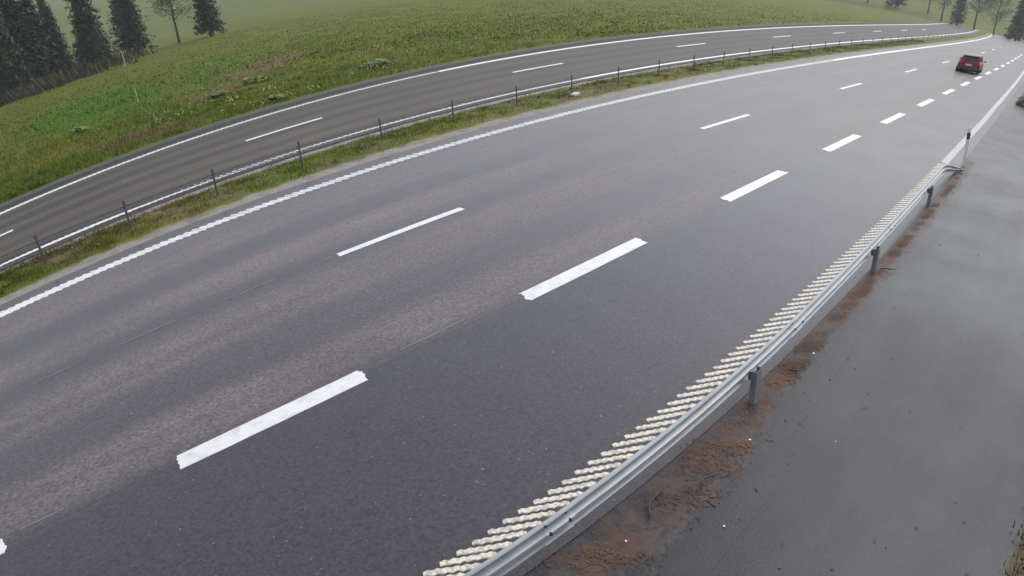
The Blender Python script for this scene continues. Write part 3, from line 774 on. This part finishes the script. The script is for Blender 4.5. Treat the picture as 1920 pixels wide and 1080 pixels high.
# ------------------------------------------------------------------ grasses
def blades(name, P, per, hmin, hmax, wid, spread, mat, lean=.5, **kw):
    """soup of bent two-triangle blades rooted at points P"""
    n = len(P) * per
    B = np.repeat(P, per, 0) + np.concatenate([RNG.normal(0, spread, (n, 2)), np.zeros((n, 1))], 1)
    lump = .55 + .45*np.sin(B[:, 0]*1.9 + 2*np.sin(B[:, 1]*.7))*np.sin(B[:, 1]*1.5 + 2*np.sin(B[:, 0]*.9))
    a = RNG.uniform(0, 2*np.pi, n); h = (hmin + (hmax - hmin)*RNG.uniform(0, 1, n)**1.8)*(.5 + .9*lump); w = wid * RNG.uniform(.6, 1.4, n)
    d = np.stack([np.cos(a), np.sin(a), np.zeros(n)], 1); sd_ = np.stack([-np.sin(a), np.cos(a), np.zeros(n)], 1)
    l = lean * RNG.uniform(.2, 1., n)[:, None] * h[:, None]
    up = np.array([0, 0, 1.])
    v0 = B - sd_ * w[:, None] * .5; v1 = B + sd_ * w[:, None] * .5
    mid = B + d * l * .35 + up * h[:, None] * .6
    v2 = mid + sd_ * w[:, None] * .4; v3 = mid - sd_ * w[:, None] * .4
    v4 = B + d * l + up * h[:, None]
    V = np.stack([v0, v1, v2, v3, v4], 1).reshape(-1, 3)
    i = np.arange(n) * 5
    F = np.concatenate([np.stack([i, i+1, i+2], 1), np.stack([i, i+2, i+3], 1), np.stack([i+3, i+2, i+4], 1)])
    me = tri_mesh(name, V, F)
    return link(name, me, mat, kind='stuff', **kw)

# median grass: short, uneven, thinner towards the gravel
n = 15000
s = RNG.uniform(0, 1, n)**1.6 * 75 - 3
o = RNG.normal(9.95, .48, n)
keep = (o > 9.02 + .10*np.sin(s*2.1) + .08*np.sin(s*5.7)) & (o < 10.80 + .08*np.sin(s*1.7 + 1) + .07*np.sin(s*6.1))
s, o = s[keep], o[keep]
M['median_blades'] = grass_mat('median_blades', False, .6)
blades('median_grass', road(s, o, .02), 7, .03, .11, .010, .07, M['median_blades'], label='short grass on the median strip')

# meadow beyond the far carriageway
n = 75000
az = RNG.uniform(math.radians(-62), math.radians(40), n)
rr = 1.0 / RNG.uniform(1/170., 1/21., n)
X, Y = rr*np.sin(az), rr*np.cos(az)
ed = road(np.linspace(-8, 149, 600), 20.2)[:, :2]
seg = ed[1:] - ed[:-1]
keep = np.zeros(n, bool)
for c in range(0, n, 5000):
    q_ = np.stack([X[c:c+5000], Y[c:c+5000]], 1)
    i = ((q_[:, None, :] - ed[None, :-1])**2).sum(-1).argmin(1)
    keep[c:c+5000] = (seg[i, 0]*(q_[:, 1] - ed[i, 1]) - seg[i, 1]*(q_[:, 0] - ed[i, 0])) > 0
X, Y, rr = X[keep], Y[keep], rr[keep]
P = np.stack([X, Y, height(X, Y) - .10], 1)
near = rr < 55
blades('meadow_grass', P[near], 7, .05, .20, .020, .20, M['grass_blades'], 1.5, label='rough meadow grass beyond the far carriageway')
blades('distant_meadow_grass', P[~near], 6, .05, .15, .07, .7, M['grass_blades'], 2.0, label='distant rough meadow grass towards the woods')

# pale seed heads and small flowers scattered through the meadow
def heads(name, P, r, hz, mat, **kw):
    n = len(P)
    oct_ = np.array([(1,0,0),(-1,0,0),(0,1,0),(0,-1,0),(0,0,1),(0,0,-1)], float)
    of_ = np.array([(0,2,4),(2,1,4),(1,3,4),(3,0,4),(2,0,5),(1,2,5),(3,1,5),(0,3,5)])
    sc = r * RNG.uniform(.6, 1.3, n)
    C = P + np.stack([np.zeros(n), np.zeros(n), hz * RNG.uniform(.7, 1.2, n)], 1)
    V = (C[:, None] + oct_[None] * sc[:, None, None]).reshape(-1, 3)
    F = (np.arange(n)[:, None, None] * 6 + of_[None]).reshape(-1, 3)
    return link(name, tri_mesh(name, V, F), mat, kind='stuff', **kw)
cl = np.array([(-14.1, 44.4), (-13.6, 43.2), (-15.1, 40.7), (-10.2, 34.6), (-15.4, 37.1), (-14.8, 34.5), (-13.0, 36.4), (-8.7, 35.8), (-7.0, 43.5), (-6.6, 41.5), (-11.5, 33.0), (-12.3, 38.5)])
C = np.concatenate([c + RNG.normal(0, .55, (9, 2)) for c in cl] + [np.stack([RNG.uniform(-22, -5, 50), RNG.uniform(34, 60, 50)], 1)])
C = C[(C[:, 1] > 30)]
heads('pale_flower_heads', np.stack([C[:, 0], C[:, 1], height(C[:, 0], C[:, 1]) - .1], 1), .045, .22, M['dandelion'], label='pale flower heads dotted through the meadow')
s = RNG.uniform(-1, 28, 26); o = RNG.uniform(9.1, 10.8, 26)
heads('median_flower_heads', road(s, o, .04), .022, .10, M['dandelion'], label='tiny pale flower heads in the median grass')

def leaf_clump(n, R, H, size, seed):
    r = np.random.default_rng(seed)
    d = r.normal(size=(n, 3)); d /= np.linalg.norm(d, axis=1)[:, None]
    c = d * r.uniform(.35, 1, n)[:, None]**.6 * np.array([R, R, H*.55]); c[:, 2] = np.abs(c[:, 2]) + .03
    a = r.uniform(0, 2*np.pi, n); t = r.uniform(-.7, .7, n)
    u = np.stack([np.cos(a), np.sin(a), t*.6], 1); w = np.stack([-np.sin(a), np.cos(a), r.uniform(-.5, .5, n)], 1)
    sz = size * r.uniform(.6, 1.4, n)[:, None]
    V = np.stack([c - u*sz, c - w*sz*.45, c + u*sz, c + w*sz*.45], 1).reshape(-1, 3)
    return V, np.arange(n*4).reshape(-1, 4)

# leafy plants one can pick out in the meadow
PLANTS = [(-14.2, 44.6, 1.0, 'pale leafy plant clump in the middle of the meadow, above a deep green one'),
          (-6.9, 43.8, .95, 'bright pale plant clump in the meadow near the far kerb bend at top centre'),
          (-15.1, 40.8, .55, 'small pale leafy plant next to the brown patch of meadow'),
          (-10.3, 34.8, .5, 'small pale plant low in the meadow close to the far carriageway edge'),
          (-21.9, 39.0, .5, 'lone small pale plant below the vivid green meadow patch')]
for x, y, sc, lb in PLANTS:
    pl = link('meadow_plant', None, label=lb, cat='plant', group='pale leafy plants in the meadow')
    pl.location = (x, y, float(height(x, y)) - .1)
    V, F = leaf_clump(160, .8*sc, .5*sc, .10, int(abs(x*100)))
    link('upper_leaves', tri_mesh('upper_leaves', V + np.array([0, 0, .1]), F), M['plant'], parent=pl)
    V, F = leaf_clump(200, 1.2*sc, .32*sc, .13, int(abs(y*100)))
    link('lower_leaves', tri_mesh('lower_leaves', V, F), M['plant_dark'], parent=pl)

# thin pale stakes in the meadow
for x, y, h_, lb in [(-22.3, 46.8, .95, 'thin pale stake standing below the vivid green patch'),
                     (-15.8, 34.3, .55, 'short pale stake close to the far carriageway'),
                     (-53.8, 112.0, 2.2, 'tall pale stake at the edge of the dark woods')]:
    V, F = tube([(0, 0, -.2), (.02, 0, h_*.5), (-.01, .01, h_)], [.035 * h_, .033 * h_, .028 * h_], 6)
    st = link('meadow_stake', mesh_from('meadow_stake', V, F), M['stake'], label=lb, cat='stake', group='pale stakes in the meadow')
    st.location = (x, y, float(height(x, y)) - .1)

# pale slab at the foot of a barrier post
bm = bmesh.new(); bm_box(bm, 0, 0, .03, .42, .22, .10); bmesh.ops.bevel(bm, geom=bm.edges[:], offset=.02, segments=2, affect='EDGES')
sl = link('concrete_slab', bm_mesh('concrete_slab', bm), M['concrete'], label='small pale concrete slab lying at the foot of a median post', cat='slab')
sl.matrix_world = upright(19.25, 9.45, .04, .1)

# ------------------------------------------------------------------ litter beside the guardrail
def flakes(name, P, size, aspect, mat, lift=.012, **kw):
    n = len(P)
    a = RNG.uniform(0, 2*np.pi, n); sz = size * RNG.uniform(.4, 1.5, n)[:, None]
    u = np.stack([np.cos(a), np.sin(a), RNG.normal(0, .15, n)], 1); w = np.stack([-np.sin(a), np.cos(a), RNG.normal(0, .12, n)], 1)
    C = P + np.stack([np.zeros(n), np.zeros(n), RNG.uniform(.2, 1, n) * lift], 1)
    V = np.stack([C - u*sz, C - w*sz*aspect, C + u*sz, C + w*sz*aspect], 1).reshape(-1, 3)
    return link(name, tri_mesh(name, V, np.arange(n*4).reshape(-1, 4)), mat, kind='stuff', **kw)
n = 22000
s = RNG.uniform(1.5, 22, n); t = RNG.beta(1.6, 1.6, n)
o = -4.05 * (1 - t) + (lit_o(s) - .02) * t
cl_ = np.sin(s*2.3) + np.sin(s*5.9 + o*4) + np.sin(s*11 + o*9) + RNG.normal(0, .7, n)
k = cl_ > -.1
flakes('needle_litter', road(s[k], o[k], .004), .026, .11, M['needle'], .012, label='orange brown needles and leaf scraps beside the guardrail')
k = cl_ + RNG.normal(0, .5, len(cl_)) > 2.3
n_ = int(k.sum())
flakes('matted_leaf_litter', road(s[k] + RNG.normal(0, .05, n_), o[k] + RNG.normal(0, .04, n_), .004), .017, .6, M['mat_litter'], .006, label='dark matted leaves in the litter beside the guardrail')
s = RNG.uniform(1.5, 40, 500); o = np.where(RNG.random(500) < .55, lit_o(s) - np.abs(RNG.normal(0, .35, 500)), RNG.uniform(-8.4, -4.6, 500))
k = o > -8.5
flakes('scattered_leaf_scraps', road(s[k], o[k], -.004), .016, .5, M['twig'], .012, label='dark leaf scraps scattered over the wet path')
s = np.array([7.53, 5.49, 9.2, 4.7, 6.9]); o = np.array([-5.54, -5.17, -4.35, -4.5, -4.6])
flakes('white_grit', road(s, o, .0), .016, .8, M['white_plastic'], .012, label='a few white specks of grit on the path and litter')
for (s0, o0, L, a, lb) in [(5.35, -4.35, .55, .35, 'dark twig lying on the litter near the bottom of the guardrail'),
                           (8.6, -4.36, .22, -.5, 'short thick dark twig at the outer edge of the litter'),
                           (12.9, -4.36, .40, -.6, 'thin crooked twig on the litter by the middle guardrail post'),
                           (6.0, -4.6, .32, .1, 'short dark stick on the litter beside a longer twig')]:
    pts_ = [(L*(u-.5), .03*math.sin(u*7 + s0), .012) for u in np.linspace(0, 1, 7)]
    V, F = tube(pts_, [.009, .012, .011, .010, .009, .007, .004], 6)
    tw = link('twig', mesh_from('twig', V, F, True), M['twig'], label=lb, cat='twig', group='twigs on the litter strip')
    tw.matrix_world = frame(s0, o0, .03) @ Matrix.Rotation(a, 4, 'Z')
n = 9000
s = 3 + RNG.uniform(0, 1, n)**1.7 * 70; o = path_o(s) - .06 - np.abs(RNG.normal(0, 1.3, n))
blades('dry_verge_grass', road(s, o, .03), 4, .03, .10, .012, .04, M['dry'], .9, label='dry brown grass on the verge at the path edge')

# ------------------------------------------------------------------ shrub, woods and trees
def leafy_tree(name, H, R, seed, kind):
    """returns (trunk mesh, crown mesh)"""
    r = np.random.default_rng(seed)
    rnd = random.Random(seed)
    path = [(0, 0, -.3)]
    for i in range(1, 9):
        path.append((rnd.uniform(-.12, .12)*i*.3, rnd.uniform(-.12, .12)*i*.3, H*.93*i/8))
    V, F = tube(path, [H*.020*(1 - .85*i/8) + .03 for i in range(9)], 8)
    V, F = [tuple(v) for v in V], list(F)
    C, S_, D_ = [], [], []
    if kind == 'spruce':
        nb = 95
        for b in range(nb):
            t = .10 + .88*(b/nb)
            ang = b*2.4 + rnd.uniform(-.4, .4); L = R*(1 - t)**.85 * rnd.uniform(.7, 1.15) + .25
            base = Vector((0, 0, H*t)); tip = Vector((math.cos(ang)*L, math.sin(ang)*L, H*t - L*.28))
            if b % 3 == 0:
                v, f = tube([base, (base + tip)/2 + Vector((0, 0, .1)), tip], [.045, .03, .012], 4)
                n0 = len(V); V += [tuple(x) for x in v]; F += [tuple(i + n0 for i in g) for g in f]
            m_ = int(26 + 16*L)
            u = r.uniform(.1, 1, m_)**.8
            c = np.array(base)[None]*(1 - u[:, None]) + np.array(tip)[None]*u[:, None] + r.normal(0, 1, (m_, 3))*np.array([.28, .28, .16])*(.5 + u[:, None])
            C.append(c); S_.append(r.uniform(.16, .34, m_))
    else:
        ends = []
        for b in range(16):
            t = rnd.uniform(.28, .85); ang = b*2.4; L = R*rnd.uniform(.5, 1.)
            base = Vector((0, 0, H*t)); tip = base + Vector((math.cos(ang)*L, math.sin(ang)*L, L*rnd.uniform(.2, .8)))
            v, f = tube([base, (base + tip)/2 + Vector((0, 0, .2)), tip], [.09, .06, .02], 5)
            n0 = len(V); V += [tuple(x) for x in v]; F += [tuple(i + n0 for i in g) for g in f]
            ends += [tip, (base*.4 + tip*.6)]
        ends.append(Vector((0, 0, H*.95)))
        for e_ in ends:
            m_ = 95
            c = np.array(e_)[None] + r.normal(0, 1, (m_, 3))*np.array([R*.24, R*.24, R*.20])
            C.append(c); S_.append(r.uniform(.12, .26, m_))
    C = np.concatenate(C); S_ = np.concatenate(S_)[:, None]
    n = len(C)
    a = r.uniform(0, 2*np.pi, n)
    u = np.stack([np.cos(a), np.sin(a), r.normal(-.25 if kind == 'spruce' else 0, .5, n)], 1); w = np.cross(u, r.normal(size=(n, 3))); w /= np.linalg.norm(w, axis=1)[:, None]
    VV = np.stack([C - u*S_, C - w*S_*.5, C + u*S_, C + w*S_*.5], 1).reshape(-1, 3)
    return mesh_from('trunk', V, F, True), tri_mesh('crown', VV, np.arange(n*4).reshape(-1, 4))

protos = []
for kind, H, R, sd_ in (('spruce', 17, 3.4, 1), ('spruce', 14, 3.0, 2), ('leaf', 13, 4.2, 3), ('leaf', 15, 4.6, 4)):
    tm, cm_ = leafy_tree('tree', H, R, sd_, kind)
    tm.materials.append(M['bark']); cm_.materials.append(M['spruce'] if kind == 'spruce' else M['leaves'])
    protos.append((kind, tm, cm_))
WOOD = [(-82, 116), (-90, 130), (-76, 126), (-96, 148), (-84, 150), (-100, 172), (-88, 170), (-78, 166), (-68, 168), (-58, 160), (-72, 114), (-79, 121), (-70, 136), (-82, 138), (-75, 146), (-84, 128), (-72, 157), (-95, 138), (-90, 160), (-78, 134), (-98, 160)]
ORD = 'first second third fourth fifth sixth seventh eighth ninth tenth eleventh twelfth thirteenth fourteenth fifteenth sixteenth seventeenth eighteenth nineteenth twentieth twenty-first twenty-second twenty-third twenty-fourth twenty-fifth twenty-sixth twenty-seventh twenty-eighth'.split() + ['twenty-ninth', 'thirtieth', 'thirty-first']
count = {'spruce': 0, 'leaf': 0}
for i, (x, y) in sorted(enumerate(WOOD), key=lambda t: math.atan2(t[1][0], t[1][1])):
    kind, tm, cm_ = protos[(i * 3 + (i // 4)) % 4 if 8 < i < 11 else i % 2 if i > 10 else (0, 1, 0, 2, 1, 0, 1, 0, 3)[i]]
    nm = 'spruce_tree' if kind == 'spruce' else 'leafy_tree'
    w_ = ORD[count[kind]]; count[kind] += 1
    t_ = link(nm, None, label=('dark spruce at the wood edge, %s spruce counting from the left' if kind == 'spruce' else 'fresh green broadleaf tree at the wood edge, %s broadleaf from the left') % w_, cat='tree', group='trees at the wood edge')
    t_.location = (x, y, float(height(x, y)) - .1)
    t_.rotation_euler = (0, 0, i * 1.7)
    sc = random.Random(i).uniform(.85, 1.2); t_.scale = (sc, sc, sc)
    link('trunk', tm, None, parent=t_); link('crown', cm_, None, parent=t_)

FAR_TREES = [(140, 405), (155, 402), (170, 398), (184, 394), (197, 391), (211, 386), (207, 366), (203, 346), (199, 326), (195, 306), (191, 286), (187, 266), (183, 250), (194, 240)]
# hazy trees where the road bends out of sight
for i, (x, y) in enumerate(FAR_TREES):
    kind, tm, cm_ = protos[(2, 0, 3, 2, 1, 3)[i % 6]]
    t_ = link('spruce_tree' if kind == 'spruce' else 'leafy_tree', None, label='hazy %s tree where the road vanishes, %s of that row from the left' % ('conifer' if kind == 'spruce' else 'broadleaf', ORD[i]), cat='tree', group='hazy trees where the road vanishes')
    t_.location = (x, y, float(height(x, y)) - .3)
    sc = random.Random(50 + i).uniform(1.1, 1.6); t_.scale = (sc, sc, sc); t_.rotation_euler = (0, 0, i * 2.1)
    link('trunk', tm, None, parent=t_); link('crown', cm_, None, parent=t_)

# dark scrub under the trees at the wood edge
n = 10000
W_ = np.array([w for w in WOOD if w[0]/w[1] < -.56], float)
i = RNG.integers(0, len(W_), n)
C = W_[i] + RNG.normal(0, 5.5, (n, 2))
C[:, 1] += 1
P = np.stack([C[:, 0], C[:, 1], height(C[:, 0], C[:, 1]) - .1], 1)
blades('undergrowth', P, 7, .4, 1.6, .16, .5, M['dead'], .9, label='dark brown undergrowth below the trees at the wood edge')

# dark bush at the right-hand end of the path
sh = link('path_bush', None, label='dark green bush at the far end of the wet path', cat='bush')
bx = pt(43.5, -5.05)
sh.location = (bx.x, bx.y, bx.z - .02)
V, F = leaf_clump(900, .75, 1.5, .09, 77)
link('foliage', tri_mesh('foliage', V, F), M['plant_dark'], parent=sh)
V, F = tube([(0, 0, -.1), (.03, 0, .3), (0, .03, .8)], [.05, .04, .02], 6)
link('stem', mesh_from('stem', V, F), M['bark'], parent=sh)

# ------------------------------------------------------------------ rain haze
N = Nodes('rain_haze_air')
N.t.nodes.remove(N.b)
vol = N.t.nodes.new('ShaderNodeVolumePrincipled')
vol.inputs['Color'].default_value = (.93, .95, 1., 1)
vol.inputs['Density'].default_value = .00028
vol.inputs['Anisotropy'].default_value = .2
N.t.links.new(vol.outputs[0], N.t.nodes['Material Output'].inputs['Volume'])
bm = bmesh.new(); bm_box(bm, 0, 300, -22, 3800, 3800, 100)
link('haze', bm_mesh('haze', bm), N.mat, kind='stuff', label='thin pale rain haze in the air')
